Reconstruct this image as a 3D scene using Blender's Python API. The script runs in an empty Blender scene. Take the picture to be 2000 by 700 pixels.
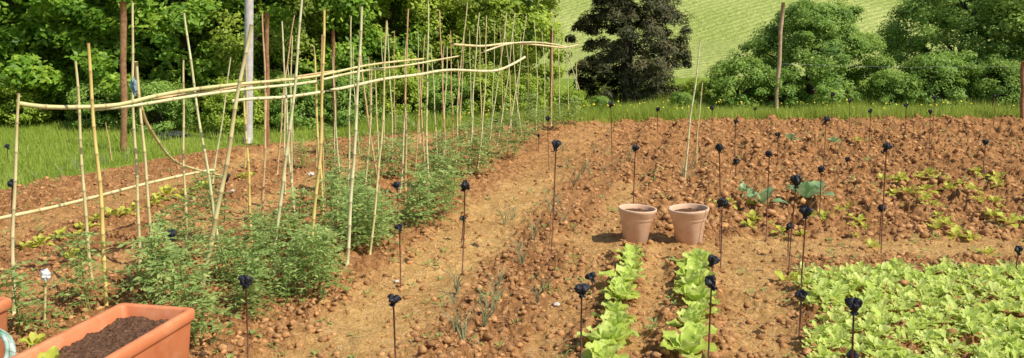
import bpy, math, numpy as np, bmesh
from mathutils import Vector, Matrix, Euler
rng=np.random.default_rng(7)
scene=bpy.context.scene
COL=scene.collection
F=1650.0; H=2.1; PITCH=math.atan(310/F)
# ---------------------------------------------------------------- survey helpers
def ray(px,py):
    cx=(px-1000)/F; cy=(350-py)/F
    c,s=math.cos(PITCH),math.sin(PITCH)
    return np.array([cx, c+s*cy, -s+c*cy])
def P(px,py,z=0.0):
    d=ray(px,py); t=(z-H)/d[2]; return np.array([d[0]*t,d[1]*t,z])
def R(px,py,Y):
    d=ray(px,py); t=Y/d[1]; return np.array([d[0]*t,Y,H+d[2]*t])
# ---------------------------------------------------------------- noise
def h2(ix,iy,s):
    ix=ix.astype(np.int64)&0xffffffff; iy=iy.astype(np.int64)&0xffffffff
    n=(ix*374761393+iy*668265263+s*974634777)&0xffffffff
    n=((n^(n>>13))*1274126177)&0xffffffff
    n=n^(n>>16)
    return (n&0xffffff)/float(0xffffff)
def vn(x,y,s=0):
    x=np.asarray(x,float); y=np.asarray(y,float)
    ix=np.floor(x); iy=np.floor(y); fx=x-ix; fy=y-iy
    fx=fx*fx*(3-2*fx); fy=fy*fy*(3-2*fy)
    a=h2(ix,iy,s); b=h2(ix+1,iy,s); c=h2(ix,iy+1,s); d=h2(ix+1,iy+1,s)
    return (a*(1-fx)+b*fx)*(1-fy)+(c*(1-fx)+d*fx)*fy
def fbm(x,y,s=0,o=4):
    r=0;a=.5;t=0
    for i in range(o):
        r=r+a*vn(x*2**i,y*2**i,s+i); t+=a; a*=.5
    return r/t
def clods(x,y,cell,s,dens=.8):
    x=x/cell; y=y/cell
    x=x+.5*(vn(x*2.3,y*2.3,s+5)-.5); y=y+.5*(vn(x*2.3+9,y*2.3,s+6)-.5)
    ix=np.floor(x); iy=np.floor(y); out=np.zeros_like(x)
    for dx in (-1,0,1):
        for dy in (-1,0,1):
            jx=ix+dx; jy=iy+dy
            ax=x-(jx+h2(jx,jy,s)); ay=y-(jy+h2(jx,jy,s+1))
            th=h2(jx,jy,s+7)*6.283; c=np.cos(th); sn=np.sin(th)
            bx=ax*c-ay*sn; by=(ax*sn+ay*c)*(1+.5*h2(jx,jy,s+8))
            d=np.maximum(np.maximum(np.abs(bx),np.abs(by)),.75*np.abs(bx+by))
            r=(.22+.5*h2(jx,jy,s+2)**1.5)*(h2(jx,jy,s+3)<dens)
            top=r*(.55+.5*bx*(h2(jx,jy,s+9)-.3))
            out=np.maximum(out,np.minimum((r-d)*1.6,top))
    return out*cell
def ss(a,b,x):
    t=np.clip((x-a)/(b-a),0,1); return t*t*(3-2*t)
EX=[-14,-9,-6.3,-4.8,1,11,30]; EY=[3,6,10.3,13.9,17.8,18.4,18.6]
def yedge(x): return np.interp(x,EX,EY)
def masks(x,y):
    u=x-.235*y
    w=.2*(fbm(x*1.3,y*1.3,40,3)-.5)+.12*(fbm(x*6,y*6,44,3)-.5)
    def strip(c,hw): return 1-ss(hw*.55,hw*1.4,np.abs(u-c+w))
    p=strip(-2.3,.42)*(1-.65*ss(9.5,12.5,y))
    p=np.maximum(p,.6*strip(-1.02,.16)*(y<11))
    p=np.maximum(p,.8*strip(.42,.26)*(y<8.2))
    p=np.maximum(p,.7*strip(-.39,.12)*(y<8.2))
    p=np.maximum(p,.75*strip(-5.2,.28))
    p=np.maximum(p,.6*strip(-7.0,.3))
    p=np.maximum(p,.85*(1-ss(.2,.5,np.abs(y-7.75+w)))*ss(.2,.8,x))
    p=p*(.6+.6*fbm(x*2,y*2,33,3))
    soil=1-ss(-.12,.12,y-yedge(x)+.5*(fbm(x*1.5,y*1.5,50,3)-.5))
    return np.clip(p,0,1),soil
def height(x,y,masks_out=False):
    x=np.asarray(x,float);y=np.asarray(y,float)
    p,soil=masks(x,y)
    u=x-.235*y
    rough=(1-.82*p)*(.4+1.5*fbm(x*1.1,y*1.1,21,4))
    far=ss(1.0,2.5,x)*ss(8.0,9.5,y)
    rough=rough*(1+.45*far)
    h=.05*(fbm(x*.5,y*.5,1,2)-.5)+.045*(fbm(x*4,y*4,2,4)-.5)
    h=h-.03*p
    h=h+far*.03*np.sin(u*2*math.pi/.62+2*fbm(x,y,61,2))
    h=h+.03*(1-ss(.1,.3,np.abs(u+.64)))*(y<7.9)+.03*(1-ss(.1,.3,np.abs(u+.14)))*(y<7.9)
    c=clods(x,y,.19,100,.45)*.48+clods(x,y,.10,110,.65)*.7+clods(x,y,.05,120,.85)*.95+clods(x,y,.027,130,.85)*.9
    c=c+.04*(fbm(x*16,y*16,70,3)-.5)
    h=h+rough*c+ (p)*(.45*clods(x,y,.045,130,.5)+.016*(fbm(x*22,y*22,75,2)-.5))
    g=.04*(fbm(x*.7,y*.7,80,3)-.5)+.03
    h=soil*h+(1-soil)*g
    if masks_out: return h,p,soil
    return h
def gz(x,y): return float(height(np.array([x]),np.array([y]))[0])
# ---------------------------------------------------------------- mesh helpers
def npmesh(name,V,Fc,mat=None,attrs=None,smooth=False):
    V=np.asarray(V,np.float32); Fc=np.asarray(Fc,np.int32)
    me=bpy.data.meshes.new(name)
    me.vertices.add(len(V)); me.vertices.foreach_set('co',V.ravel())
    k=Fc.shape[1]
    me.loops.add(Fc.size); me.loops.foreach_set('vertex_index',Fc.ravel())
    me.polygons.add(len(Fc)); me.polygons.foreach_set('loop_start',np.arange(0,Fc.size,k,dtype=np.int32))
    if smooth: me.polygons.foreach_set('use_smooth',np.ones(len(Fc),bool))
    me.update(calc_edges=True)
    for n,a in (attrs or {}).items():
        at=me.attributes.new(n,'FLOAT','POINT'); at.data.foreach_set('value',np.asarray(a,np.float32))
    if mat: me.materials.append(mat)
    return me
def pymesh(name,V,Fc,mat,smooth=True,attrs=None):
    me=bpy.data.meshes.new(name); me.from_pydata([tuple(map(float,v)) for v in V],[],[tuple(int(i) for i in f) for f in Fc])
    if smooth: me.polygons.foreach_set('use_smooth',[True]*len(me.polygons))
    for n,a in (attrs or {}).items():
        at=me.attributes.new(n,'FLOAT','POINT'); at.data.foreach_set('value',np.asarray(a,np.float32))
    me.materials.append(mat); me.update(); return me
def obj(name,me,loc=(0,0,0),rot=(0,0,0),scale=1,parent=None,label=None,category=None,group=None,kind=None):
    o=bpy.data.objects.new(name,me); COL.objects.link(o)
    o.location=[float(c) for c in loc]; o.rotation_euler=rot
    o.scale=(scale,)*3 if not hasattr(scale,'__len__') else scale
    if parent: o.parent=parent
    if label: o["label"]=label
    if category: o["category"]=category
    if group: o["group"]=group
    if kind: o["kind"]=kind
    return o
def tube(pts,rad,n=8,cap=True):
    pts=[np.array(p,float) for p in pts]; V=[];Fc=[]
    m=len(pts); up=np.array([0.31,0.95,0.05])
    for i in range(m):
        a=pts[max(i-1,0)]; b=pts[min(i+1,m-1)]; t=b-a; t/=np.linalg.norm(t)+1e-9
        if abs(t@up)>.97: up=np.array([1,0,0.])
        e=np.cross(t,up); e/=np.linalg.norm(e); f=np.cross(t,e)
        for j in range(n):
            q=2*math.pi*j/n; V.append(pts[i]+rad[i]*(math.cos(q)*e+math.sin(q)*f))
    for i in range(m-1):
        for j in range(n):
            Fc.append((i*n+j,i*n+(j+1)%n,(i+1)*n+(j+1)%n,(i+1)*n+j))
    if cap:
        Fc.append(tuple(range(n))); Fc.append(tuple((m-1)*n+j for j in reversed(range(n))))
    return V,Fc
def join(parts):
    V=[];Fc=[]
    for v,f in parts:
        o=len(V); V+=list(v); Fc+=[tuple(i+o for i in q) for q in f]
    return V,Fc
# ---------------------------------------------------------------- materials
def newmat(name):
    m=bpy.data.materials.new(name); m.use_nodes=True; nt=m.node_tree; nt.nodes.clear()
    out=nt.nodes.new('ShaderNodeOutputMaterial'); return m,nt,out
def noise(nt,scale,detail=4,rough=.55,vec=None):
    n=nt.nodes.new('ShaderNodeTexNoise'); n.inputs['Scale'].default_value=scale; n.inputs['Detail'].default_value=detail; n.inputs['Roughness'].default_value=rough
    if vec: nt.links.new(vec,n.inputs['Vector'])
    return n.outputs['Fac']
def ramp(nt,fac,stops):
    r=nt.nodes.new('ShaderNodeValToRGB'); el=r.color_ramp.elements
    while len(el)<len(stops): el.new(.5)
    for e,(p,c) in zip(el,stops): e.position=p; e.color=(*c,1) if len(c)==3 else c
    nt.links.new(fac,r.inputs['Fac']); return r.outputs['Color']
def mix(nt,fac,a,b,mode='MIX'):
    m=nt.nodes.new('ShaderNodeMix'); m.data_type='RGBA'; m.blend_type=mode
    for s,i in ((fac,0),(a,6),(b,7)):
        if hasattr(s,'links'): nt.links.new(s,m.inputs[i])
        elif i==0: m.inputs[0].default_value=s
        else: m.inputs[i].default_value=(*s,1)
    return m.outputs[2]
def attr(nt,name):
    a=nt.nodes.new('ShaderNodeAttribute'); a.attribute_name=name; return a.outputs['Fac']
def bsdf(nt,out,color,rough=.8,spec=.3,bump=None,bs=.4,bd=.01):
    b=nt.nodes.new('ShaderNodeBsdfPrincipled')
    if hasattr(color,'links'): nt.links.new(color,b.inputs['Base Color'])
    else: b.inputs['Base Color'].default_value=(*color,1)
    b.inputs['Roughness'].default_value=rough; b.inputs['Specular IOR Level'].default_value=spec
    if bump is not None:
        bp=nt.nodes.new('ShaderNodeBump'); bp.inputs['Strength'].default_value=bs; bp.inputs['Distance'].default_value=bd
        nt.links.new(bump,bp.inputs['Height']); nt.links.new(bp.outputs['Normal'],b.inputs['Normal'])
    nt.links.new(b.outputs[0],out.inputs['Surface']); return b
def leafmat(name,dark,mid,light,trans=.4,rough=.5,spec=.3):
    m,nt,out=newmat(name)
    c=ramp(nt,attr(nt,'rnd'),[(0,dark),(.45,mid),(1,light)])
    geo=nt.nodes.new('ShaderNodeNewGeometry')
    c=mix(nt,ramp(nt,noise(nt,9,3,.5,geo.outputs['Position']),[(.35,(0,0,0)),(.7,(.5,.5,.5))]),c,tuple(x*.75 for x in mid))
    b=bsdf(nt,out,c,rough,spec)
    t=nt.nodes.new('ShaderNodeBsdfTranslucent'); nt.links.new(mix(nt,.5,c,light),t.inputs['Color'])
    ms=nt.nodes.new('ShaderNodeMixShader'); ms.inputs[0].default_value=trans
    nt.links.new(b.outputs[0],ms.inputs[1]); nt.links.new(t.outputs[0],ms.inputs[2]); nt.links.new(ms.outputs[0],out.inputs['Surface'])
    return m
def simplemat(name,c1,c2,scale=20,rough=.8,spec=.3,bs=.3,bd=.005,stain=None):
    m,nt,out=newmat(name)
    tc=nt.nodes.new('ShaderNodeTexCoord')
    n=noise(nt,scale,5,.6,tc.outputs['Object'])
    c=ramp(nt,n,[(.3,c1),(.7,c2)])
    if stain:
        c=mix(nt,ramp(nt,noise(nt,scale*.6,6,.7,tc.outputs['Object']),[(.52,(0,0,0)),(.68,(.7,.7,.7))]),c,stain)
    bsdf(nt,out,c,rough,spec,n,bs,bd); return m
def groundmat():
    m,nt,out=newmat('garden_ground')
    geo=nt.nodes.new('ShaderNodeNewGeometry'); pos=geo.outputs['Position']
    n1=noise(nt,1.1,5,.65,pos); n2=noise(nt,12,7,.72,pos); n3=noise(nt,70,4,.7,pos); n4=noise(nt,170,2,.6,pos)
    clod=ramp(nt,n2,[(.28,(.18,.080,.030)),(.5,(.46,.235,.095)),(.75,(.76,.46,.22))])
    path=ramp(nt,n2,[(.2,(.44,.255,.085)),(.5,(.69,.44,.17)),(.8,(.88,.62,.31))])
    big=mix(nt,ramp(nt,n1,[(.35,(0,0,0)),(.7,(1,1,1))]),(1.08,1.06,1.0),(.80,.73,.68))
    c=mix(nt,attr(nt,'path'),clod,path)
    c=mix(nt,1.0,c,big,'MULTIPLY')
    fine=ramp(nt,n3,[(.35,(.62,.58,.55)),(.65,(1.18,1.15,1.12))])
    c=mix(nt,1.0,c,fine,'MULTIPLY')
    c=mix(nt,ramp(nt,n4,[(.66,(0,0,0)),(.72,(.5,.5,.5))]),c,(.80,.60,.36))
    g=ramp(nt,n2,[(.25,(.12,.17,.02)),(.6,(.26,.36,.045)),(.9,(.36,.40,.09))])
    c=mix(nt,attr(nt,'soil'),g,c)
    ad=nt.nodes.new('ShaderNodeMath'); ad.operation='ADD'; nt.links.new(n2,ad.inputs[0]); nt.links.new(n3,ad.inputs[1])
    bsdf(nt,out,c,.95,.1,ad.outputs[0],1.0,.022); return m
M_ground=groundmat()
def clodmat():
    m,nt,out=newmat('soil_clods')
    geo=nt.nodes.new('ShaderNodeNewGeometry'); pos=geo.outputs['Position']
    n2=noise(nt,22,5,.7,pos)
    c=ramp(nt,n2,[(.25,(.24,.11,.042)),(.5,(.48,.25,.105)),(.8,(.76,.48,.24))])
    c=mix(nt,attr(nt,'rnd'),mix(nt,1.0,c,(.75,.72,.7),'MULTIPLY'),mix(nt,1.0,c,(1.25,1.22,1.15),'MULTIPLY'))
    bsdf(nt,out,c,.95,.1,noise(nt,90,4,.7,pos),.9,.01); return m
M_clod=clodmat()
M_pots=simplemat('potting_soil',(.05,.022,.012),(.24,.13,.075),60,.95,.1,1,.02)
def hillmat():
    m,nt,out=newmat('hill_crop')
    geo=nt.nodes.new('ShaderNodeNewGeometry'); pos=geo.outputs['Position']
    mp=nt.nodes.new('ShaderNodeMapping'); mp.inputs['Rotation'].default_value=(0,0,math.radians(52)); nt.links.new(pos,mp.inputs['Vector'])
    w=nt.nodes.new('ShaderNodeTexWave'); w.inputs['Scale'].default_value=.55; w.inputs['Distortion'].default_value=4.5; w.inputs['Detail'].default_value=5; w.inputs['Detail Scale'].default_value=1.4;w.inputs['Detail Roughness'].default_value=.7
    nt.links.new(mp.outputs[0],w.inputs['Vector'])
    base=ramp(nt,noise(nt,.15,5,.6,pos),[(.3,(.36,.41,.11)),(.7,(.50,.52,.18))])
    strp=ramp(nt,w.outputs['Fac'],[(.1,(.76,.80,.72)),(.7,(1.05,1.04,1.0))])
    c=mix(nt,1.0,base,strp,'MULTIPLY')
    c=mix(nt,ramp(nt,noise(nt,2.2,5,.75,pos),[(.42,(0,0,0)),(.75,(.7,.7,.7))]),c,(.22,.29,.06))
    bsdf(nt,out,c,.95,.05,noise(nt,2,4,.7,pos),.8,.4); return m
M_hill=hillmat()
M_leafA=leafmat('maple_leaves',(.04,.10,.012),(.20,.37,.035),(.56,.70,.09),.42)
M_leafB=leafmat('olive_leaves',(.07,.11,.014),(.28,.38,.045),(.56,.62,.11),.42)
M_leafC=leafmat('acacia_leaves',(.10,.16,.02),(.36,.49,.05),(.68,.76,.13),.42)
M_leafD=leafmat('shrub_leaves',(.06,.13,.03),(.24,.40,.065),(.50,.62,.13),.42)
M_con=leafmat('conifer_needles',(.022,.034,.014),(.085,.10,.035),(.30,.23,.10),.2,.6)
M_let=leafmat('lettuce_leaf',(.34,.48,.05),(.60,.74,.13),(.84,.90,.30),.45,.4)
M_bed=leafmat('young_lettuce_leaf',(.32,.44,.05),(.68,.80,.17),(.90,.94,.38),.48,.5,.2)
M_yel=leafmat('yellowing_lettuce_leaf',(.28,.32,.03),(.56,.60,.07),(.78,.70,.17),.35,.5)
M_tom=leafmat('tomato_leaf',(.14,.23,.05),(.34,.48,.14),(.58,.66,.24),.45,.65,.15)
M_cab=leafmat('cabbage_leaf',(.14,.26,.12),(.28,.45,.20),(.46,.60,.28),.3,.4)
M_oni=leafmat('onion_leaf',(.16,.20,.09),(.32,.36,.18),(.46,.46,.25),.2,.5)
M_grass=leafmat('grass_blades',(.17,.24,.025),(.38,.49,.065),(.62,.65,.17),.45,.6,.2)
M_flow=simplemat('yellow_petals',(.7,.5,.03),(.8,.65,.06),20,.6)
M_bark=simplemat('bark',(.035,.025,.018),(.11,.085,.06),12,.95,.1,.8,.02)
M_rust=simplemat('rusty_iron',(.09,.035,.02),(.24,.11,.065),60,.8,.3,.3,.002)
M_cap=simplemat('black_plastic',(.006,.006,.009),(.024,.025,.034),40,.5,.35,.5,.01)
M_terra=simplemat('weathered_terracotta',(.62,.37,.23),(.76,.52,.35),9,.85,.2,.15,.003,(.80,.64,.50))
M_plast=simplemat('orange_plastic',(.62,.19,.075),(.74,.27,.12),7,.5,.35,.08,.002,(.76,.36,.19))
M_wood=simplemat('old_wood',(.20,.10,.045),(.42,.24,.12),18,.9,.1,.5,.006)
M_tan=simplemat('tan_wood',(.38,.26,.15),(.58,.43,.28),18,.9,.1,.5,.006)
M_metal=simplemat('galvanised_metal',(.44,.41,.37),(.66,.62,.57),12,.5,.4,.1,.002)
M_white=simplemat('white_paper',(.62,.60,.60),(.82,.80,.80),20,.7)
M_tarp=simplemat('black_tarp',(.012,.014,.018),(.06,.065,.07),5,.5,.4,.6,.05)
M_cloth=simplemat('blue_cloth',(.10,.25,.28),(.4,.5,.5),40,.8)
M_stone=simplemat('pale_stone',(.45,.40,.34),(.68,.62,.55),12,.8)
M_wire=simplemat('fence_wire_metal',(.30,.30,.30),(.45,.45,.45),10,.5)
def canemat(name,a,b,d):
    m,nt,out=newmat(name)
    tc=nt.nodes.new('ShaderNodeTexCoord'); mp=nt.nodes.new('ShaderNodeMapping'); mp.inputs['Scale'].default_value=(1,1,.25); nt.links.new(tc.outputs['Object'],mp.inputs['Vector'])
    n=noise(nt,9,5,.65,mp.outputs[0])
    c=ramp(nt,n,[(.3,a),(.6,b)])
    oi=nt.nodes.new('ShaderNodeObjectInfo')
    c=mix(nt,ramp(nt,oi.outputs['Random'],[(0,(0,0,0)),(1,(.6,.6,.6))]),c,d)
    c=mix(nt,ramp(nt,noise(nt,2.2,3,.6,tc.outputs['Object']),[(.5,(0,0,0)),(.7,(.55,.55,.55))]),c,(.55,.32,.12))
    c=mix(nt,ramp(nt,attr(nt,'node'),[(0,(0,0,0)),(1,(.6,.6,.6))]),c,(.26,.16,.07))
    bsdf(nt,out,c,.5,.35,n,.2,.002); return m
M_cane=[canemat('straw_bamboo',(.66,.48,.19),(.84,.70,.40),(.56,.54,.20)),
        canemat('green_bamboo',(.50,.52,.20),(.70,.70,.36),(.78,.68,.42)),
        canemat('brown_bamboo',(.48,.24,.10),(.70,.43,.20),(.68,.52,.26)),
        canemat('golden_bamboo',(.74,.48,.11),(.88,.66,.24),(.66,.54,.16))]
# ---------------------------------------------------------------- ground sheet
def build_ground():
    nc=1100
    Y=[3.2]
    while Y[-1]<20.5: Y.append(Y[-1]*1.0029)
    while Y[-1]<70: Y.append(Y[-1]*1.03)
    Y=np.array(Y); t=np.linspace(-1,1,nc)
    XX=t[None,:]*(.70*Y[:,None]+1.1)
    far=60+Y*0
    XX=np.concatenate([-far[:,None],-(.9*Y[:,None]+6),XX,(.9*Y[:,None]+6),far[:,None]],1)
    YY=np.repeat(Y[:,None],XX.shape[1],1)
    h,p,s=height(XX.ravel(),YY.ravel(),True)
    V=np.stack([XX.ravel(),YY.ravel(),h],1)
    nr,ncc=XX.shape; idx=np.arange(nr*ncc).reshape(nr,ncc)
    Fc=np.stack([idx[:-1,:-1],idx[:-1,1:],idx[1:,1:],idx[1:,:-1]],-1).reshape(-1,4)
    me=npmesh('ground',V,Fc,M_ground,{'path':p,'soil':s},True)
    obj('ground',me,kind='structure',label='tilled brown garden soil with paths and grassy edge')
build_ground()
def hz(X,Y): 
    return -.3+.04*(Y-22)+.22*np.maximum(0,Y-48)+.5*(fbm(X*.05,Y*.05,7,2)-.5)*ss(24,50,Y)*3
def build_hill():
    X=np.linspace(-260,260,160); Y=np.concatenate([np.linspace(21,60,50),np.linspace(62,320,60)])
    XX,YY=np.meshgrid(X,Y); Z=hz(XX,YY)
    V=np.stack([XX.ravel(),YY.ravel(),Z.ravel()],1); nr,nc=XX.shape; idx=np.arange(nr*nc).reshape(nr,nc)
    Fc=np.stack([idx[:-1,:-1],idx[:-1,1:],idx[1:,1:],idx[1:,:-1]],-1).reshape(-1,4)
    obj('hill',npmesh('hill',V,Fc,M_hill,None,True),kind='structure',label='pale green hillside with faint crop rows')
build_hill()
def build_clods(n=24000):
    bm=bmesh.new(); bmesh.ops.create_icosphere(bm,subdivisions=1,radius=1); bme=bpy.data.meshes.new('t'); bm.to_mesh(bme); bm.free()
    bv=np.array([v.co[:] for v in bme.vertices]); bf=np.array([p.vertices[:] for p in bme.polygons]); bpy.data.meshes.remove(bme)
    Y=4.5*np.exp(rng.random(n*3)*math.log(18.5/4.5)); X=(rng.random(n*3)*2-1)*(.66*Y+.6)
    p,s=masks(X,Y); keep=(rng.random(n*3)<(1-.8*p)*fbm(X*1.5,Y*1.5,90,3)*1.5)&(s>.9); X=X[keep][:n];Y=Y[keep][:n]; k=len(X)
    r=.006+.027*rng.random(k)**3.2; r*=np.where((X>1.5)&(Y>8),1.55,1)
    Z=height(X,Y)
    W=np.stack([bv*(1+.75*(rng.random((len(bv),3))-.5)) for i in range(16)])[rng.integers(0,16,k)]
    a=rng.random(k)*6.28; c,s_=np.cos(a),np.sin(a)
    sc=np.stack([r*(.8+.6*rng.random(k)),r*(.8+.5*rng.random(k)),r*(.5+.5*rng.random(k))],1)
    W=W*sc[:,None,:]; x=W[:,:,0]*c[:,None]-W[:,:,1]*s_[:,None]; y=W[:,:,0]*s_[:,None]+W[:,:,1]*c[:,None]
    V=np.stack([x+X[:,None],y+Y[:,None],W[:,:,2]+(Z+r*.2)[:,None]],-1).reshape(-1,3)
    Fc=(bf[None]+(np.arange(k)*len(bv))[:,None,None]).reshape(-1,3)
    rr=np.repeat(rng.random(k),len(bv))
    obj('soil_clods',npmesh('soil_clods',V,Fc,M_clod,{'rnd':rr}),kind='stuff',label='loose crumbly brown earth clods on the soil')
build_clods()
# ---------------------------------------------------------------- foliage
def unit(v): return v/(np.linalg.norm(v,axis=-1,keepdims=True)+1e-9)
def quads(pos,nrm,size,asp):
    n=unit(nrm); r=unit(rng.normal(size=n.shape)); t=unit(np.cross(n,r)); b=np.cross(n,t)
    s=size[:,None]
    V=np.stack([pos-t*s,pos+b*s*asp-t*s*.1+n*s*.15,pos+t*s,pos-b*s*asp-t*s*.1+n*s*.15],1).reshape(-1,3)
    Fc=np.arange(len(V)).reshape(-1,4); return V,Fc
def crown(seed,R_,z0,z1,ncl,per,leaf,cr,prof,asp=.55,mat=None,droop=0,inner=.35):
    global rng
    save=rng; rng=np.random.default_rng(seed)
    Vs=[];As=[];C=[]
    for i in range(ncl):
        zt=rng.random(); th=rng.random()*6.283
        rr=R_*prof(zt)*(1+.36*(vn(np.array(th*1.6),np.array(zt*4),seed)-.5)*2)*(inner+(1-inner)*math.sqrt(rng.random()))
        c=np.array([rr*math.cos(th),rr*math.sin(th),z0+(z1-z0)*zt - droop*rr])
        C.append(c); k=int(per*(.6+.8*rng.random())); q=cr*(.6+.8*rng.random())
        d=unit(rng.normal(size=(k,3))); rad=q*(rng.random((k,1))**.45)
        out=unit(np.array([[math.cos(th),math.sin(th),.8]]))
        pos=c+d*rad*np.array([1,1,.65])
        if droop: pos[:,2]-=.4*np.linalg.norm(pos[:,:2]-c[:2],axis=1)
        nr=d*.35+out*.7+rng.normal(size=(k,3))*.4+np.array([0,0,.3])
        V,_=quads(pos,nr,leaf*(.6+.7*rng.random(k)),asp); Vs.append(V)
        sh=.45*rng.random()-.05; a=np.clip(rng.random(k)*.6+sh+.12*(d[:,2]),0,1); As.append(np.repeat(a,4))
    V=np.concatenate(Vs); A=np.concatenate(As); Fc=np.arange(len(V)).reshape(-1,4)
    V[:,2]=np.maximum(V[:,2],.02)
    rng=save
    return npmesh('crown',V,Fc,mat,{'rnd':A}),C
def trunkmesh(C,top,r0,seed,nl=10):
    rg=np.random.default_rng(seed); parts=[]
    pts=[(0.05*math.sin(i*1.3)*i/3,.05*math.cos(i*1.7)*i/3,-.2+i*(top+.2)/7) for i in range(8)]
    parts.append(tube(pts,[r0*(1.25-i*.15) for i in range(8)],9))
    for j in rg.choice(len(C),nl,replace=False):
        c=C[j]; z=max(.3,min(top*.85,c[2]-.3-.6*rg.random())); k=int(max(0,min(7,(z+.2)/(top+.2)*7))); a=np.array(pts[k])
        mid=(a+c)/2+np.array([0,0,.12]); parts.append(tube([a,mid,c],[r0*.42,r0*.26,r0*.08],6))
    V,Fc=join(parts); return pymesh('trunk',V,Fc,M_bark)
ell=lambda z: math.sqrt(max(0.02,1-((z-.38)/.66)**2))
rnd_=lambda z: math.sqrt(max(0.05,1-((z-.42)/.62)**2))
con=lambda z: (1-z)**.75*.9+.08 if z>.12 else .8
T={}
def template(key,seed,R_,z0,z1,ncl,per,leaf,cr,prof,mat,asp=.55,droop=0,r0=.12,inner=.35):
    m,C=crown(seed,R_,z0,z1,ncl,per,leaf,cr,prof,asp,mat,droop,inner)
    T[key]=(m,trunkmesh(C,z1*.8,r0,seed))
template('mapleA',1,2.1,.2,5.0,200,150,.078,.38,ell,M_leafA,inner=.55)
template('mapleB',2,2.0,.1,4.6,200,150,.068,.36,ell,M_leafA,inner=.55)
template('olive',3,1.7,.1,4.6,180,170,.052,.32,ell,M_leafB,.45,inner=.55)
template('acacia',4,1.8,.1,4.4,200,170,.052,.32,ell,M_leafC,.5,inner=.55)
template('round',5,1.6,.05,2.45,330,210,.036,.24,rnd_,M_leafD,.5,inner=.5)
template('rightbig',6,2.3,.05,3.6,330,190,.046,.32,rnd_,M_leafD,.5,inner=.55)
template('bush',8,.8,.02,1.2,80,150,.038,.22,rnd_,M_leafD,.5,0,.05,.5)
template('bushC',9,.8,.02,1.3,80,150,.038,.22,rnd_,M_leafC,.5,0,.05,.5)
template('conifer',10,1.55,.05,7.5,620,150,.075,.22,con,M_con,.18,.12,.14,.35)
def tree(key,x,y,s,rz,label,name='tree',cat='tree',group=None,z=None,sz=None):
    e=obj(name,None,(x,y,(gz(x,y) if z is None else z)),(0,0,rz),(s,s,sz or s),label=label,category=cat,group=group)
    e.empty_display_size=.3
    obj('trunk',T[key][1],parent=e); obj('crown',T[key][0],parent=e)
    return e
g='broadleaf trees along the edge of the garden'
L={'mapleA':'leafy green broadleaf tree with dense bright foliage','mapleB':'dense broadleaf tree with sunlit green leaves',
   'olive':'olive green tree with fine leaves beyond the canes','acacia':'yellow green acacia tree behind the bamboo canes'}
for key,x,y,s,rz in [('mapleA',-12.4,18.0,1.0,0),('mapleB',-10.4,17.9,1.0,1),('mapleA',-8.4,18.3,.95,2.2),('mapleB',-6.8,17.6,.9,4),
    ('olive',-5.3,17.9,1.0,.5),('mapleB',-3.9,18.6,.85,3),('acacia',-2.7,19.3,1.0,1.1),('olive',-1.4,20.0,1.0,5),('acacia',-.3,20.3,.95,2.7),
    ('mapleB',-14.5,20.5,1.2,1),('mapleA',-11.5,21,1.25,2),('mapleB',-8.7,21,1.25,3),('mapleA',-6.2,21.3,1.2,4),('acacia',-3.8,22.2,1.2,5),('mapleA',-1.4,23.4,1.1,0.3),
    ('mapleB',-17,26,1.5,1),('mapleA',-13,26,1.5,2.5),('mapleB',-9.5,26,1.5,.4),('mapleA',-6,26,1.5,1.9),('mapleB',-3,27,1.3,3.3)]:
    tree(key,x,y,s,rz,L[key],'broadleaf_tree','tree',g)
tree('conifer',2.85,21.3,1.0,0,'tall dark green conifer beside the field','conifer_tree')
tree('round',7.4,21.0,1.0,0,'rounded light green tree at the field edge','round_tree')
tree('rightbig',11.4,21.6,.88,1,'wide green tree beside the field','broadleaf_tree','tree',g)
tree('rightbig',14.2,21.7,1.25,2.5,'tall dense green tree beside the field','broadleaf_tree','tree',g)
tree('round',12.9,20.2,.75,2.5,'low rounded green tree at the field edge','round_tree')
tree('rightbig',17.5,25,1.4,2,'tall dense green tree beside the field','broadleaf_tree','tree',g)
bl='leafy green bush growing along the field edge'
for key,x,y,s,rz in [('bush',5.4,20.0,.95,0),('bush',6.2,19.9,.75,1),('bush',8.9,19.9,.7,2),('bush',9.9,20.0,1.0,3),('bush',11.3,19.8,.9,4),('bush',12.4,19.6,.8,5),('bushC',4.5,20.6,.5,1),
    ('bushC',-9.7,16.7,.8,0),('bush',-8.0,16.3,.7,1),('bush',-6.6,15.8,.75,2),('bushC',-5.2,15.9,.75,3),('bush',-4.3,16.4,.8,4),('bush',-3.3,16.9,.8,4),('bushC',-2.3,17.4,.85,5),('bush',-1.5,17.9,.75,1),('bushC',-.6,18.4,.8,2),('bushC',.2,18.7,.65,2),('bush',-11.2,16.5,1,2),('bushC',1.4,19.0,.4,2),('bush',3.9,19.5,.35,2),('bush',2.0,19.2,.3,2)]:
    tree(key,x,y,s,rz,bl,'bush','bush','bushes along the field edge')
# ---------------------------------------------------------------- grass
def grass(name,X,Y,hmin,hmax,w,label,mat=M_grass):
    n=len(X); Z=height(X,Y); h=hmin+(hmax-hmin)*rng.random(n)**1.6*(.4+1.2*vn(X*1.5,Y*1.5,19))
    a=rng.random(n)*6.28; lx=(rng.random(n)-.5)*1.0*h; ly=(rng.random(n)-.5)*1.0*h
    dx=np.cos(a)*w; dy=np.sin(a)*w
    V=np.stack([np.stack([X-dx,Y-dy,Z-.01],1),np.stack([X+dx,Y+dy,Z-.01],1),np.stack([X+lx,Y+ly,Z+h],1)],1).reshape(-1,3)
    obj(name,npmesh(name,V,np.arange(len(V)).reshape(-1,3),mat,{'rnd':np.repeat(np.clip(rng.random(n)*.6+.75*fbm(X*1.5,Y*1.5,9,3)-.15,0,1),3)}),kind='stuff',label=label)
n=110000
X=-13+11*rng.random(n); Y=6+13*rng.random(n); k=(Y>yedge(X)+.12*rng.normal(size=n))&(np.abs(X)<.68*Y+.8)
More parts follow.
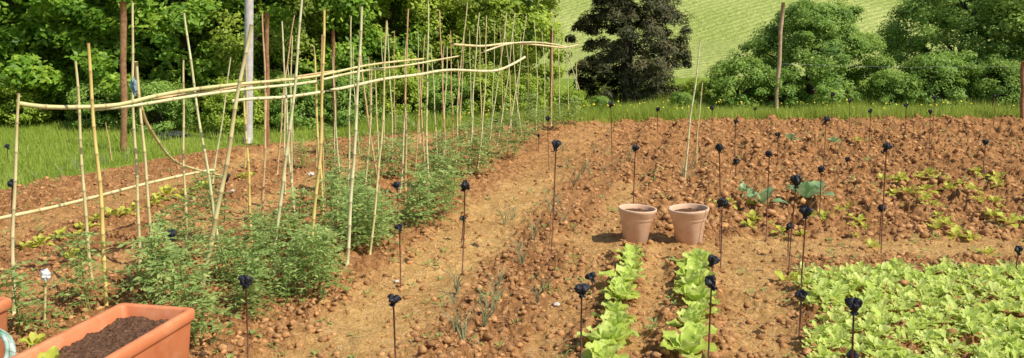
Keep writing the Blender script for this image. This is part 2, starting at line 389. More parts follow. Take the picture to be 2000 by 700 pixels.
grass('meadow_grass',X[k],Y[k],.03,.15,.007,'short green meadow grass beside the plot')
n=80000
X=-3+19*rng.random(n); Y=yedge(X)-.1+.12*rng.normal(size=n)+(rng.random(n)**1.4)*4.0
grass('tall_verge_grass',X,Y,.04,.30,.008,'tall sunlit grass along the far plot edge')
n=260; X=-1+16*rng.random(n); Y=yedge(X)+.1+rng.random(n)*1.5; Z=height(X,Y)+.15+.15*rng.random(n)
V,Fc=quads(np.stack([X,Y,Z],1),rng.normal(size=(n,3))+np.array([0,-1,1]),.014+.012*rng.random(n),.9)
obj('yellow_wildflowers',npmesh('yellow_wildflowers',V,Fc,M_flow),kind='stuff',label='small yellow wildflowers among the verge grass')
# ---------------------------------------------------------------- plants
def leafgrid(az,e0,e1,Ln,W,ruf,seed,nu=7,nv=5,r0=0.01,shape=.75,cup=.25):
    s=np.linspace(0,1,nu)[:,None]; t=np.linspace(-1,1,nv)[None,:]
    el=e0+(e1-e0)*s
    ds=Ln/(nu-1); cr=np.cumsum(np.cos(el)*ds,0); cz=np.cumsum(np.sin(el)*ds,0)
    w=W*np.clip(np.sin(math.pi*np.clip(s**shape*.93+.05,0,1)),0.03,1)**.75
    nrmr=-np.sin(el); nrmz=np.cos(el)
    off=cup*w*t**2+ruf*W*np.sin(s*11+seed+np.sign(t)*1.3)*t**2+ruf*.4*W*np.sin(s*23+seed*2+t*5)
    r=r0+cr+nrmr*off; z=cz+nrmz*off; l=w*t
    x=r*math.cos(az)-l*math.sin(az); y=r*math.sin(az)+l*math.cos(az)
    V=np.stack([x+0*t,y+0*t,z+0*t],-1).reshape(-1,3)
    idx=np.arange(nu*nv).reshape(nu,nv); Fc=np.stack([idx[:-1,:-1],idx[:-1,1:],idx[1:,1:],idx[1:,:-1]],-1).reshape(-1,4)
    return V,Fc
def rosette(seed,nl,Ln,W,ruf,mat,emin=.25,emax=1.35,nu=7,nv=5,name='lettuce',shape=.75):
    rg=np.random.default_rng(seed); Vs=[];Fs=[];A=[];o=0
    for i in range(nl):
        f=i/(nl-1); e0=emin+(emax-emin)*f+.15*rg.normal(); L_=Ln*(1-.35*f)*(.8+.35*rg.random())
        V,Fc=leafgrid(i*2.4+.4*rg.normal(),e0,e0-.7*(1-f)-.1,L_,W*(1-.3*f)*(.8+.4*rg.random()),ruf,rg.random()*9,nu,nv,.008,shape)
        s=np.repeat(np.linspace(0,1,nu),nv); a=np.clip(.15+.35*f+.4*rg.random()+.2*s*rg.random(),0,1)
        Vs.append(V);Fs.append(Fc+o);A.append(a);o+=len(V)
    return np.concatenate(Vs),np.concatenate(Fs),np.concatenate(A)
def rmesh(name,*a,**k):
    V,Fc,A=rosette(*a,**k); m=a[5]; return npmesh(name,V,Fc,m,{'rnd':A},True)
LET=[rmesh('lettuce',s,14,.18,.058,.25,M_let,emin=.5,nu=10,nv=7,shape=1.2) for s in (1,2,3,4,8)]
YEL=[rmesh('small_lettuce',s,8,.11,.033,.25,M_yel,shape=1.1) for s in (5,6,7)]
def place(name,meshes,x,y,s,label,cat,group=None,rz=None,dz=-.005,tilt=.1):
    return obj(name,meshes[rng.integers(len(meshes))],(x,y,gz(x,y)+dz),(tilt*rng.normal(),tilt*rng.normal(),rng.random()*6.28 if rz is None else rz),s,label=label,category=cat,group=group)
for a,b in (((1180,716),(1238,516)),((1345,716),(1362,520))):
    A,B=P(*a),P(*b); d=np.linalg.norm(B-A); k=int(d/.235)
    for i in range(k+1):
        q=A+(B-A)*i/k+rng.normal(size=3)*.022
        place('lettuce',LET,q[0],q[1],.78+.3*rng.random(),'bright green lettuce head growing in a planted row','lettuce','lettuces planted in rows',tilt=.15,dz=.018)
def bed():
    Vs=[];Fs=[];A=[];o=0
    base=[rosette(40+i,9,.078,.020,.3,None,emin=.5,nu=5,nv=4,shape=1.4) for i in range(9)]
    yy=4.3
    while yy<7.0:
        xx=.235*yy+.76+ .14*rng.random()+.08*math.sin(yy*7)
        while xx<.66*yy+1.3:
            px=xx+.03*rng.normal(); py=yy+.03*rng.normal()
            if py< 6.85+.12*rng.normal() and rng.random()>.10+.4*(fbm(np.array(px*2),np.array(py*2),5,2)>.60):
                V,Fc,a=base[rng.integers(9)]; th=rng.random()*6.28; c,s=math.cos(th),math.sin(th); sc=.5+.9*rng.random()
                W=np.stack([V[:,0]*c-V[:,1]*s,V[:,0]*s+V[:,1]*c,V[:,2]],1)*sc+np.array([px,py,gz(px,py)+.004])
                Vs.append(W);Fs.append(Fc+o);A.append(np.clip(a+.7*(rng.random()-.5),0,1));o+=len(V)
            xx+=.068
        yy+=.066
    obj('young_lettuce_bed',npmesh('young_lettuce_bed',np.concatenate(Vs),np.concatenate(Fs),M_bed,{'rnd':np.concatenate(A)},True),kind='stuff',label='dense bed of young light green lettuces')
bed()
def rowplants(a,b,step,meshes,name,label,cat,group,s0=.8,s1=1.3,j=.03,skip=0.):
    A,B=P(*a),P(*b); k=max(1,int(np.linalg.norm(B-A)/step))
    for i in range(k+1):
        if rng.random()<skip: continue
        q=A+(B-A)*i/k+rng.normal(size=3)*j
        place(name,meshes,q[0],q[1],s0+(s1-s0)*rng.random(),label,cat,group,dz=.01)
yl='small yellowish green lettuce growing in bare soil'; yg='small lettuces in the bare soil rows'
rowplants((38,492),(400,372),.2,YEL,'small_lettuce',yl,'lettuce',yg,.9,1.5,skip=.08)
rowplants((1735,352),(1905,480),.18,YEL,'small_lettuce',yl,'lettuce',yg,.6,1.4,.1,.12)
rowplants((1815,345),(1995,455),.18,YEL,'small_lettuce',yl,'lettuce',yg,.6,1.4,.1,.12)
rowplants((1905,345),(2050,410),.2,YEL,'small_lettuce',yl,'lettuce',yg,.6,1.3,.1,.2)
rowplants((1620,400),(1690,475),.2,YEL,'small_lettuce',yl,'lettuce',yg,.4,1.1,.14,.1)
rowplants((1430,410),(1530,460),.14,YEL,'small_lettuce',yl,'lettuce',yg,.5,1.2,.13)
rowplants((1560,420),(1660,440),.18,YEL,'small_lettuce',yl,'lettuce',yg,.5,1.1,.15)
rowplants((1640,270),(1700,300),.4,YEL,'small_lettuce',yl,'lettuce',yg,.5,1.0,.1,.2)
rowplants((460,350),(500,345),.3,YEL,'small_lettuce',yl,'lettuce',yg,.9,1.3,.05)
for p_ in ((140,505),(75,692),(1535,550),(1560,548)):
    q=P(*p_); place('small_lettuce',YEL,q[0],q[1],1.1,yl,'lettuce',yg)
def tomato(seed,hh=.42,nl=16,spread=.2):
    rg=np.random.default_rng(seed); Vs=[];A=[];parts=[]
    lean=rg.normal(size=2)*.05
    parts.append(tube([(lean[0]*i/3,lean[1]*i/3,hh*i/3*.9-.02) for i in range(4)],[.007,.006,.005,.003],5))
    for i in range(nl):
        f=(i+1)/nl; z=hh*(.08+.85*f); az=i*2.4+rg.normal()*.4; Ln=spread*(1.1-.45*f)*(.7+.7*rg.random()); el=.6+.5*f
        base=np.array([lean[0]*f,lean[1]*f,z*.9]); k=5; pts=[]
        for j in range(k):
            s=(j+1)/k; pts.append(base+np.array([math.cos(az)*Ln*s*math.cos(el*(1-s)),math.sin(az)*Ln*s*math.cos(el*(1-s)),Ln*(.6*s-.55*s*s*(1.3-.3*f))]))
        parts.append(tube([base]+pts[::2],[.003]*4,3,False))
        side=np.array([-math.sin(az),math.cos(az),0]); fw=np.array([math.cos(az),math.sin(az),0])
        for j,p in enumerate(pts):
            for sg in (-1,1,.5) if j<k-1 else (-.7,.7,.1):
                d=unit((side*sg+fw*(.5 if j<k-1 else 1.2)+rg.normal(size=3)*.3)[None])[0]; sz=.025*(.6+.8*rg.random())
                c=p+d*sz*1.1+np.array([0,0,-.008*rg.random()]); u_=unit(np.cross(d,np.array([0,0,1.])+rg.normal(size=3)*.35)[None])[0]
                up=np.array([0,0,.004])
                Vs.append(np.array([c-d*sz,c+u_*sz*.44+up,c+d*sz,c-u_*sz*.44+up])); A.append(np.full(4,np.clip(.05+.7*rg.random()+.3*f,0,1)))
    V1,F1=join(parts); V2=np.concatenate(Vs); n1=len(V1)
    Fc=[tuple(f) for f in F1]+[tuple(n1+4*i+j for j in range(4)) for i in range(len(Vs))]
    V=[tuple(v) for v in V1]+[tuple(v) for v in V2]
    return pymesh('tomato_plant',V,Fc,M_tom,False,{'rnd':np.concatenate([np.full(n1,.4)]+A)})
TOM=[tomato(s,.50+.05*s,23+2*s,.21) for s in range(6)]
tp=[(170,612),(300,572),(345,598),(375,528),(400,655),(385,688),(470,600),(510,610),(525,565),(450,560),(560,545),(590,508),(600,575),(640,550),(650,490),
(690,505),(700,455),(740,485),(730,432),(765,462),(830,432),(850,445),(880,405),(660,400),(650,372),(720,362),(700,392),(790,350),(850,372),(890,372),(912,342),(955,322),
(985,305),(1005,315),(1025,283),(950,283),(40,660),(610,530),(560,590),(680,470),(500,510),(820,395),(860,340),(900,320),(930,345),(1010,262),
(1045,268),(1060,250),(1090,258),(980,262),(590,330),(690,310),(520,470),(430,470),(630,590),(710,470),(870,425),(655,350),(745,355),(1120,245),(830,330),(780,320),(940,300),(745,310),(575,490),(620,560),(480,640),(850,400),
(720,500),(750,460),(800,440),(690,430),(545,515),(300,600),(490,565),(640,300),(870,300),(1035,250),(790,300),(920,280)]
for x,y in tp:
    q=P(x,y); sx=.65+.45*rng.random()
    place('tomato_plant',TOM,q[0],q[1],sx,'feathery green tomato plant at the foot of bamboo canes','tomato plant','tomato plants along the cane rows')
def onion(seed,k=6,Ln=.16):
    rg=np.random.default_rng(seed); parts=[]
    for i in range(k):
        az=rg.random()*6.28; sp=.25+.5*rg.random(); L_=Ln*(.6+.7*rg.random())
        parts.append(tube([(0,0,-.01),(math.cos(az)*L_*sp*.3,math.sin(az)*L_*sp*.3,L_*.55),(math.cos(az)*L_*sp,math.sin(az)*L_*sp,L_*.9)],[.003,.0026,.001],4,False))
    V,Fc=join(parts); return pymesh('onion_seedling',V,Fc,M_oni,False,{'rnd':rg.random(len(V))})
ONI=[onion(i) for i in range(4)]
for x,y in [(888,590),(893,570),(965,600),(975,560),(1040,480),(1020,520),(905,665),(890,650),(1045,465),(1015,505),(985,440),(1000,430),(1075,420),(1090,400),(1130,360),(1140,340),(1120,370),(970,580),(1060,560),(1110,330),(1180,345),(1175,310),(1190,370),(1160,300),
  (30,368),(70,360),(120,352),(150,340),(205,325),(250,318),(960,620),(945,640),(1100,300),(1150,350),(1100,440),(1210,330),(1345,350),(1335,340),(1350,335),(1050,600),(1230,320),(1340,330),(1355,345),(1332,350)]:
    q=P(x,y); place('onion_seedling',ONI,q[0],q[1],.9+.6*rng.random(),'thin wispy onion seedling sprouting from the soil','onion plant','onion seedlings in the soil')
def cab(seed,nl=6,Ln=.26,W=.085):
    V,Fc,A=rosette(seed,nl,Ln,W,.12,None,emin=.7,emax=1.4,shape=1.8,nu=9,nv=7); V[:,2]+=.02
    return npmesh('cabbage_plant',V,Fc,M_cab,{'rnd':A},True)
CAB=[cab(3),cab(4),cab(5)]
for x,y,s in [(1572,402,1.2),(1487,412,.9),(1592,396,.85),(1450,385,.5),(1545,290,.7),(1625,290,.6),(1465,400,.5)]:
    q=P(x,y); place('cabbage_plant',CAB,q[0],q[1],s,'broad leaved blue green cabbage plant in rough soil','cabbage','cabbage plants in rough soil',dz=.03)
def weeds(n=620):
    Y=4.8*np.exp(rng.random(n)*math.log(17/4.8)); X=(rng.random(n)*2-1)*(.64*Y); Vs=[];A=[];Fs=[];o=0
    for x,y in zip(X,Y):
        m_=masks(np.array([x]),np.array([y]))
        if m_[1][0]<.9 or rng.random()<.5*m_[0][0]: continue
        V,Fc,a=rosette(int(rng.integers(9)),5,(.03+.035*rng.random())*(1.3 if x>1.5 and y>8 else 1),.013,.1,None,nu=4,nv=3)
        Vs.append(V+np.array([x,y,gz(x,y)]));Fs.append(Fc+o);A.append(a);o+=len(V)
    obj('small_weeds',npmesh('small_weeds',np.concatenate(Vs),np.concatenate(Fs),M_tom,{'rnd':np.concatenate(A)},True),kind='stuff',label='tiny green weeds scattered over bare soil')
weeds()
def straw(n=1400):
    Y=4.6*np.exp(rng.random(n)*math.log(15/4.6)); X=(rng.random(n)*2-1)*(.64*Y); k=masks(X,Y)[1]>.9; X=X[k];Y=Y[k];n=len(X)
    Z=height(X,Y)+.006; a=rng.random(n)*6.28; l=.012+.04*rng.random(n)**2; w=.0018
    dx,dy=np.cos(a),np.sin(a)
    V=np.stack([np.stack([X-dx*l-dy*w,Y-dy*l+dx*w,Z],1),np.stack([X-dx*l+dy*w,Y-dy*l-dx*w,Z],1),np.stack([X+dx*l+dy*w,Y+dy*l-dx*w,Z+.01],1),np.stack([X+dx*l-dy*w,Y+dy*l+dx*w,Z+.01],1)],1).reshape(-1,3)
    obj('straw_bits',npmesh('straw_bits',V,np.arange(len(V)).reshape(-1,4),M_tan),kind='stuff',label='dry straw bits scattered on the soil')
straw()
# ---------------------------------------------------------------- canes
def canemesh(pts,r0,r1,mat,seed,name='bamboo_cane',n=8):
    rg=np.random.default_rng(seed); pts=np.array(pts,float)
    seg=np.linalg.norm(np.diff(pts,axis=0),axis=1); cum=np.concatenate([[0],np.cumsum(seg)]); L_=cum[-1]
    k=max(4,int(L_/.2)); S=[];Rr=[];Nd=[]
    for i in range(k):
        a=L_*i/k; b=L_*(i+1)/k
        for q,rr,nd in ((a+.012,1,.0),((a+b)/2,.95,0),(b-.012,1,0),(b-.004,1.18,1),(b+.002,1.18,1)):
            S.append(min(q,L_-.001*(5-len(Nd)%5) if q>=L_ else q));Rr.append(rr);Nd.append(nd)
    S=np.array(S); Pt=np.stack([np.interp(S,cum,pts[:,i]) for i in range(3)],1)
    ph=rg.random(3)*6.28; wob=.013*np.sin(S*2.2+ph[0])+.004*np.sin(S*7+ph[1]); wob2=.012*np.sin(S*1.8+ph[2])
    Pt[:,0]+=wob; Pt[:,1]+=wob2; Pt[:,2]+=wob2*.6
    rad=(r0+(r1-r0)*S/L_)*np.array(Rr)
    V,Fc=tube(Pt,rad,n); return pymesh(name,V,Fc,mat,True,{'node':np.repeat(Nd,n)})
cane_lab=['pale straw bamboo cane stuck upright in garden soil','greenish bamboo cane stuck upright in garden soil','brown bamboo cane stuck upright in garden soil','golden yellow bamboo cane stuck upright in soil']
def cane(bx,by,tx,ty,c=0,r=.0105,lean=0.0,seed=None):
    r=r*1.18
    b=P(bx,by); t=R(tx,ty,b[1]+lean)
    b[2]=gz(b[0],b[1])-.05
    sd=int(bx*7+by); m=(b+t)/2+np.array([.02*math.sin(sd),.015*math.cos(sd*2.),0])
    me=canemesh([np.zeros(3),m-b,t-b],r,r*.62,M_cane[c],sd)
    obj('bamboo_cane',me,b,label=cane_lab[c],category='bamboo cane',group='bamboo canes supporting the tomato plants')
for a in [(28,618,35,183,0,.012),(185,562,143,120,0,.012),(203,602,177,82,3,.014),(270,522,262,4,0,.012),(308,556,266,128,0,.012),(362,500,361,118,0,.011),(430,500,363,25,1,.012),
 (388,572,492,50,0,.017),(412,402,448,112,1,.010),(494,482,474,185,3,.012),(533,537,588,-8,1,.013),(515,432,514,25,2,.011),(577,432,548,40,1,.011),(603,562,634,18,3,.013),
 (632,462,617,105,3,.013),(632,430,629,68,2,.010),(680,522,708,14,1,.014),(740,385,703,60,2,.012),(725,505,755,42,0,.010),(680,428,688,30,1,.010),(790,400,800,16,2,.012),(840,402,834,2,1,.011),
 (873,350,856,20,2,.011),(890,322,911,4,0,.010),(738,385,733,120,0,.009),(765,345,758,40,1,.009),(780,380,796,70,1,.010),(812,345,828,70,2,.010),(915,335,938,25,1,.010),(935,330,951,30,0,.009),
 (955,300,990,24,1,.010),(972,290,1006,25,1,.009),(990,283,1029,30,1,.009),(1020,272,1000,60,0,.009),(885,300,882,60,2,.010),(900,280,893,120,2,.012),(1048,262,1044,42,1,.009),
 (1076,248,1078,20,0,.010),(1065,250,1058,60,1,.008),(1095,240,1087,60,1,.009),(1113,232,1107,75,0,.009),(1145,222,1094,50,0,.009),(1130,226,1124,55,0,.009),(1136,215,1110,85,1,.008),
 (558,380,552,90,0,.010),(540,340,575,30,2,.010),(655,330,648,110,1,.008),(575,320,562,120,1,.008),(700,300,690,90,1,.009),(720,290,722,110,2,.010),(855,310,842,95,1,.009),(925,270,915,60,1,.008),
 (960,262,965,40,1,.008),(1010,250,1016,70,1,.008),(985,255,975,50,2,.008),(1035,245,1030,90,2,.008),(480,330,478,110,3,.010),(570,400,572,70,0,.009),(665,400,655,200,1,.008),(512,400,518,180,2,.012),
 (770,300,772,60,2,.008),(820,280,815,60,1,.008),(865,270,868,90,1,.008),(900,250,905,60,0,.008),(620,330,612,90,2,.009),(750,280,745,70,1,.008),(945,290,935,50,0,.009),(868,345,872,90,1,.010),
 (835,390,815,120,2,.011),(705,420,728,130,0,.010),(1000,265,985,45,0,.009),
 (1338,352,1367,80,1,.012),(1362,322,1372,160,0,.010),(220,320,205,240,2,.008)]:
    cane(*a)
def pole(pts,c,r0,r1,label,name='bamboo_pole'):
    W=[R(*p) for p in pts]; W=np.array(W)
    out=[]
    for i in range(len(W)-1):
        p0=W[max(i-1,0)];p1=W[i];p2=W[i+1];p3=W[min(i+2,len(W)-1)]
        for t in np.linspace(0,1,6)[:-1]:
            out.append(.5*((2*p1)+(-p0+p2)*t+(2*p0-5*p1+4*p2-p3)*t*t+(-p0+3*p1-3*p2+p3)*t**3))
    out.append(W[-1]); out=np.array(out); b=out[0].copy()
    obj(name,canemesh(out-b,r0,r1,M_cane[c],int(abs(b[0])*100),name),b,label=label,category='bamboo pole',group='horizontal poles tied across the canes')
pl='long crooked bamboo pole tied horizontally across upright canes'
pole([(25,203,6.05),(80,211,6.1),(150,212,6.2),(230,207,6.4),(300,190,6.6),(380,175,6.9),(470,163,7.3),(600,150,7.8),(720,128,8.4),(830,117,9)],0,.018,.010,pl)
pole([(180,212,6.3),(265,205,6.5),(380,188,6.9),(500,174,7.3),(600,163,7.7),(700,140,8.3),(800,126,9),(893,110,9.6)],1,.015,.010,pl)
pole([(455,196,6.6),(500,191,6.7),(560,188,6.9),(650,176,7.3),(740,158,7.9),(820,147,8.5),(880,136,9.3),(960,138,10),(1000,126,10.4),(1025,113,10.8)],1,.013,.016,pl)
pole([(300,192,6.7),(420,176,7.1),(540,156,7.6),(650,140,8.2)],2,.012,.009,pl)
pole([(885,88,12),(940,91,12.5),(1000,84,13),(1060,88,13.5),(1100,93,13.8),(1130,88,14)],0,.018,.013,pl)
pole([(940,104,12.2),(1000,86,12.9),(1060,84,13.5),(1110,92,13.9)],1,.014,.01,pl)
pole([(262,120,6.7),(266,170,6.75),(277,225,6.85),(300,268,7.05),(335,308,7.4),(380,328,7.9),(440,344,8.5)],0,.015,.010,'thin bamboo cane bent into an arch between canes')
pole([(-70,440,7.4),(0,425,7.5),(130,398,7.8),(260,366,8.1),(390,338,8.5),(420,334,8.6)],0,.020,.014,'long pale bamboo rail running low beside the canes')
def blob(seed,rx,rz,k=.3,sub=3):
    bm=bmesh.new(); bmesh.ops.create_icosphere(bm,subdivisions=sub,radius=1)
    rg=np.random.default_rng(seed); ph=rg.random(9)*6.28
    for v in bm.verts:
        x,y,z=v.co; d=1+k*(math.sin(5*x+ph[0])*math.sin(4*y+ph[1])+.6*math.sin(9*z+ph[2]+3*x)+.35*math.sin(13*y+ph[3]+5*z))
        v.co=Vector((x*rx*d,y*rx*d,z*rz*d))
    me=bpy.data.meshes.new('blob'); bm.to_mesh(me); bm.free(); return me
b=R(262,168,6.62); m=blob(5,.026,.06,.35); m.materials.append(M_cloth)
obj('cloth_tie',m,b,label='crumpled blue cloth tied around crossing bamboo canes',category='cloth')
# ---------------------------------------------------------------- iron rods with black caps
def capmesh(seed):
    rg=np.random.default_rng(seed); ph=rg.random(8)*6.28; V=[];Fc=[];n=20
    prof=[(.004,.046),(.026,.044),(.040,.030),(.042,.012),(.036,-.006),(.020,-.022),(.010,-.030),(.014,-.040),(.020,-.050),(.015,-.050),(.007,-.034)]
    for i,(r,z) in enumerate(prof):
        for j in range(n):
            a=6.283*j/n; d=1+.24*math.sin(3*a+ph[0]+i*.6)+.18*math.sin(5*a+ph[1]-i*.8)+.12*rg.normal()*.6
            V.append((r*d*math.cos(a),r*d*math.sin(a),z+.008*math.sin(2*a+ph[2])+.007*math.sin(5*a+ph[3]+i)))
    for i in range(len(prof)-1):
        for j in range(n): Fc.append((i*n+j,(i+1)*n+j,(i+1)*n+(j+1)%n,i*n+(j+1)%n))
    Fc.append(tuple(range(n))); return pymesh('plastic_cap',V,Fc,M_cap,False)
CAPS=[capmesh(i) for i in range(6)]
rods=[(335,455,342,600),(480,545,483,740),(768,582,772,790),(1136,562,1134,770),(1668,592,1664,840),(1575,410,1562,640),(1390,548,1382,760),(1086,280,1076,505),(908,360,902,530),
(780,442,782,560),(775,360,780,455),(1070,230,1073,330),(1241,287,1236,452),(1193,202,1196,335),(1405,286,1407,485),(1410,393,1408,520),(1503,298,1497,465),(1556,350,1540,532),
(1732,284,1722,488),(1614,232,1608,340),(1604,328,1600,430),(1655,310,1655,330),(1945,187,1940,252),(1925,276,1920,350),(1990,486,1984,540),(1825,190,1822,262),(1566,572,1560,660),
(1155,538,1158,575),(14,285,16,330),(24,357,22,470),(1437,236,1436,320),(1438,313,1437,352),(1391,210,1390,268),(1700,216,1697,295),(1817,217,1815,300),(1626,184,1625,240),(1660,196,1660,262),
(1665,692,1662,790),(1052,264,1052,300),(440,345,436,440),(905,425,900,470),(1392,506,1390,560),(1542,440,1540,500),(1722,404,1720,470),(1285,212,1284,262),(1770,205,1768,262),(1475,212,1474,256),(1520,262,1518,320),(968,235,967,275)]
for i,(tx,ty,bx,by) in enumerate(rods):
    b=P(bx,by); t=R(tx,ty,b[1]); b[2]=gz(b[0],b[1])-.06; v=t-b; m=v/2+np.array([.006*math.sin(i),0,0])
    V,Fc=tube([np.zeros(3),m,v],[.0055,.0055,.005],7)
    o=obj('iron_rod',pymesh('iron_rod',V,Fc,M_rust),b,label='thin rusty iron rod capped with crumpled black plastic',category='rod',group='capped rods marking the plot')
    s=.66+.32*rng.random()
    obj('plastic_cap',CAPS[i%6],v+np.array([0,0,-.02*s]),(0.3*rng.normal(),.3*rng.normal(),rng.random()*6),(s*(.85+.3*rng.random()),s,s*(.75+.3*rng.random())),parent=o)
# ---------------------------------------------------------------- posts
def post(tx,ty,bx,by,r,mat,name,label,cat='post',n=12):
    b=P(bx,by); t=R(tx,ty,b[1]); b[2]=gz(b[0],b[1])-.2; v=t-b
    k=9; pts=[v*i/(k-1)+np.array([.01*math.sin(i*1.7+bx),.008*math.cos(i*2+bx),0])*(0 if mat is M_metal else 1) for i in range(k)]
    V,Fc=tube(pts,[r*(1+.06*math.sin(i*2.1))if mat is not M_metal else r for i in range(k)],n)
    obj(name,pymesh(name,V,Fc,mat),b,label=label,category=cat)
post(487,-120,484,282,.072,M_metal,'metal_pole','tall smooth grey metal pole behind the canes','pole')
post(240,3,241,300,.05,M_wood,'wooden_post','weathered brown wooden post at the meadow edge')
post(521,25,522,290,.035,M_wood,'wooden_post','thin brown wooden post among bamboo canes')
post(650,60,655,300,.025,M_wood,'wooden_post','thin brown wooden post among bamboo canes')
post(1529,5,1515,222,.042,M_tan,'wooden_post','tall tan wooden post at the field edge')
post(1998,120,1998,235,.045,M_wood,'wooden_post','short brown wooden fence post at the field edge')
post(1078,60,1076,235,.04,M_wood,'wooden_post','brown wooden post beside the far canes')
A=R(1524,125,18.6);B=R(2000,130,18.0);parts=[]
parts.append(tube([A,(A+B)/2+np.array([0,0,-.05]),B,B+np.array([4,0,0])],[.0016]*4,5))
V,Fc=join(parts); V=[np.array(v)-A for v in V]
obj('fence_wire',pymesh('fence_wire',V,Fc,M_wire),A,label='thin metal fence wire strung between wooden posts',category='fence wire')
# ---------------------------------------------------------------- pots
def lathe(prof,n=48,name='pot',mat=None):
    V=[];Fc=[]
    for r,z in prof:
        for j in range(n): a=6.2832*j/n; V.append((r*math.cos(a),r*math.sin(a),z))
    for i in range(len(prof)-1):
        for j in range(n): Fc.append((i*n+j,i*n+(j+1)%n,(i+1)*n+(j+1)%n,(i+1)*n+j))
    Fc.append(tuple(reversed(range(n)))); return pymesh(name,V,Fc,mat)
pot_prof=[(.112,0),(.118,.004),(.148,.20),(.151,.205),(.156,.212),(.162,.222),(.164,.226),(.163,.235),(.168,.240),(.182,.282),(.186,.288),(.189,.30),(.189,.306),(.184,.312),(.174,.312),(.168,.306),(.158,.25)]
def pot_soil(r,z):
    V=[(0,0,z)];Fc=[];n=40;m=14
    for i in range(1,m+1):
        for j in range(n):
            a=6.2832*j/n; q=r*i/m; V.append((q*math.cos(a),q*math.sin(a),z+.022*(vn(np.array(q*math.cos(a)*40+50),np.array(q*math.sin(a)*40+50),3)-.5)*(1 if i<m else 0)))
    for j in range(n): Fc.append((0,1+j,1+(j+1)%n))
    for i in range(m-1):
        for j in range(n): Fc.append((1+i*n+j,1+(i+1)*n+j,1+(i+1)*n+(j+1)%n,1+i*n+(j+1)%n))
    return pymesh('potting_soil',V,Fc,M_pots)
for x,y,tlt,s,lab in ((1243,477,.05,.98,'weathered pale terracotta pot with rod behind it'),(1350,479,-.05,1.03,'clean pale terracotta pot full of dark soil')):
    q=P(x,y); o=obj('flower_pot',lathe(pot_prof,48,'flower_pot',M_terra),(q[0],q[1]+.1,gz(q[0],q[1])-.015),(0,tlt,0),(s,s,s*1.1),label=lab,category='flower pot')
    obj('potting_soil',pot_soil(.163,.272),parent=o)
# ---------------------------------------------------------------- planters
def rrect(hw,hl,r,z,k=6):
    out=[]
    for cx,cy,a0 in ((hw-r,hl-r,0),(-hw+r,hl-r,90),(-hw+r,-hl+r,180),(hw-r,-hl+r,270)):
        for i in range(k+1):
            a=math.radians(a0+90*i/k); out.append((cx+r*math.cos(a),cy+r*math.sin(a),z))
    return out
def planter(hw,hl,h,name='planter_box'):
    rings=[(-.05,0),(-.045,.006),(-.012,h-.075),(-.010,h-.07),(0.0,h-.066),(.004,h-.060),(.006,h-.018),(.002,h-.006),(-.006,h),(-.026,h),(-.034,h-.004),(-.038,h-.012),(-.055,h-.10)]
    V=[];Fc=[]
    for d,z in rings: V+=rrect(hw+d,hl+d,.035,z)
    n=28
    for i in range(len(rings)-1):
        for j in range(n): Fc.append((i*n+j,i*n+(j+1)%n,(i+1)*n+(j+1)%n,(i+1)*n+j))
    Fc.append(tuple(reversed(range(n))))
    return pymesh(name,V,Fc,M_plast)
def trough_soil(hw,hl,z):
    nx,ny=60,120; xs=np.linspace(-hw,hw,nx+1); ys=np.linspace(-hl,hl,ny+1); XX,YY=np.meshgrid(xs,ys)
    e=np.minimum(1,np.minimum((1-np.abs(XX/hw))*6,(1-np.abs(YY/hl))*10))
    Z=z+clods(XX+5,YY+5,.05,9,.8)*.8+clods(XX+5,YY+5,.025,19,.8)*.7+.04*fbm(XX*10+50,YY*10+50,4,3)+.02*e
    V=np.stack([XX.ravel(),YY.ravel(),Z.ravel()],1); idx=np.arange((nx+1)*(ny+1)).reshape(ny+1,nx+1)
    Fc=np.stack([idx[:-1,:-1],idx[:-1,1:],idx[1:,1:],idx[1:,:-1]],-1).reshape(-1,4)
    return npmesh('potting_soil',V,Fc,M_pots,None,True)
ZT=.45
c=P(382,601,ZT); wd=np.array([.980,-.200,0]); ld=np.array([-.200,-.980,0]); hw,hl=.245,.56
ctr=c-wd*hw+ld*hl; ctr[2]=0.0
o=obj('planter_box',planter(hw,hl,ZT),(ctr[0],ctr[1],0),(0,0,math.atan2(-.200,.980)),label='long orange plastic planter trough filled with dark soil',category='planter')
obj('potting_soil',trough_soil(hw-.05,hl-.05,ZT-.10),parent=o)
c2=P(22,580,ZT); o=obj('planter_box',planter(.2,.35,.45),(c2[0]-.37,c2[1]-.14,0),(0,0,math.radians(80)),label='orange plastic planter box partly beside another trough',category='planter')
obj('potting_soil',trough_soil(.15,.30,.34),parent=o)
q=P(78,700,.45)
obj('small_lettuce',YEL[0],(q[0]+.03,q[1],.395),(0,0,1),1.1,label='yellow green seedling growing in the orange trough',category='lettuce',group=yg)
parts=[]
for k in range(4): parts.append(tube([(.14*math.cos(a),.14*math.sin(a),.02+.028*k) for a in np.linspace(0,6.283,33)],[.014]*33,8,False))
V,Fc=join(parts); M_hose=simplemat('striped_hose',(.05,.20,.09),(.75,.8,.75),14,.5)
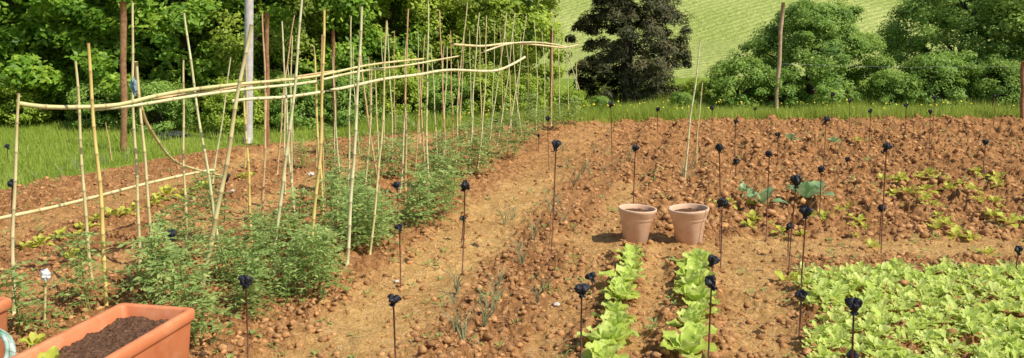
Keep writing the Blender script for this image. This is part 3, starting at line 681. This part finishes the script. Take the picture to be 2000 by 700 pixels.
q=P(-26,684,.3); obj('hose_coil',pymesh('hose_coil',V,Fc,M_hose),(q[0],q[1],.27),(1.1,0,.2),label='coil of green and white striped garden hose',category='hose')
b=P(90,645); t=R(90,545,b[1]); b[2]-=.05; me=canemesh([np.zeros(3),(t-b)/2,t-b],.009,.008,M_cane[0],5,'marker_stick')
o=obj('marker_stick',me,b,label='short bamboo stick topped with crumpled white paper',category='marker')
m=blob(9,.03,.04,.2); m.materials.append(M_white); obj('paper_flag',m,t-b+np.array([0,0,.03]),parent=o)
m=blob(12,.3,.06,.25); m.materials.append(M_tarp); q=P(325,276); obj('tarp_heap',m,(q[0],q[1]+.3,.05),label='low heap of dark plastic sheeting on the grass',category='tarp')
for i,(x,y,r) in enumerate([(607,345,.05),(455,385,.025),(1087,597,.025),(775,548,.02),(1380,245,.03)]):
    m=blob(20+i,r,r*.6,.12); m.materials.append(M_stone); q=P(x,y); obj('pale_stone',m,(q[0],q[1],gz(q[0],q[1])+r*.3),label='small pale stone lying on brown soil',category='stone')
# ---------------------------------------------------------------- camera & light
cam=bpy.data.cameras.new('camera'); co=bpy.data.objects.new('camera',cam); COL.objects.link(co)
cam.sensor_width=36; cam.lens=36*F/2000; cam.clip_end=2000; co.location=(0,0,H); co.rotation_euler=(math.pi/2-PITCH,0,0)
scene.camera=co
el=math.radians(50); az=math.radians(122)
sv=Vector((math.sin(az)*math.cos(el),math.cos(az)*math.cos(el),math.sin(el)))
sl=bpy.data.lights.new('sun','SUN'); sl.energy=5.0; sl.angle=math.radians(.5); sl.color=(1,.96,.85)
so=bpy.data.objects.new('sun',sl); COL.objects.link(so); so.rotation_euler=sv.to_track_quat('Z','Y').to_euler()
w=bpy.data.worlds.new('World'); scene.world=w; w.use_nodes=True; nt=w.node_tree; bg=nt.nodes['Background']
sk=nt.nodes.new('ShaderNodeTexSky'); sk.sky_type='NISHITA'; sk.sun_disc=False; sk.sun_elevation=el; sk.sun_rotation=az
nt.links.new(sk.outputs[0],bg.inputs['Color']); bg.inputs['Strength'].default_value=.13
scene.view_settings.view_transform='Standard'; scene.view_settings.look='None'; scene.view_settings.exposure=0
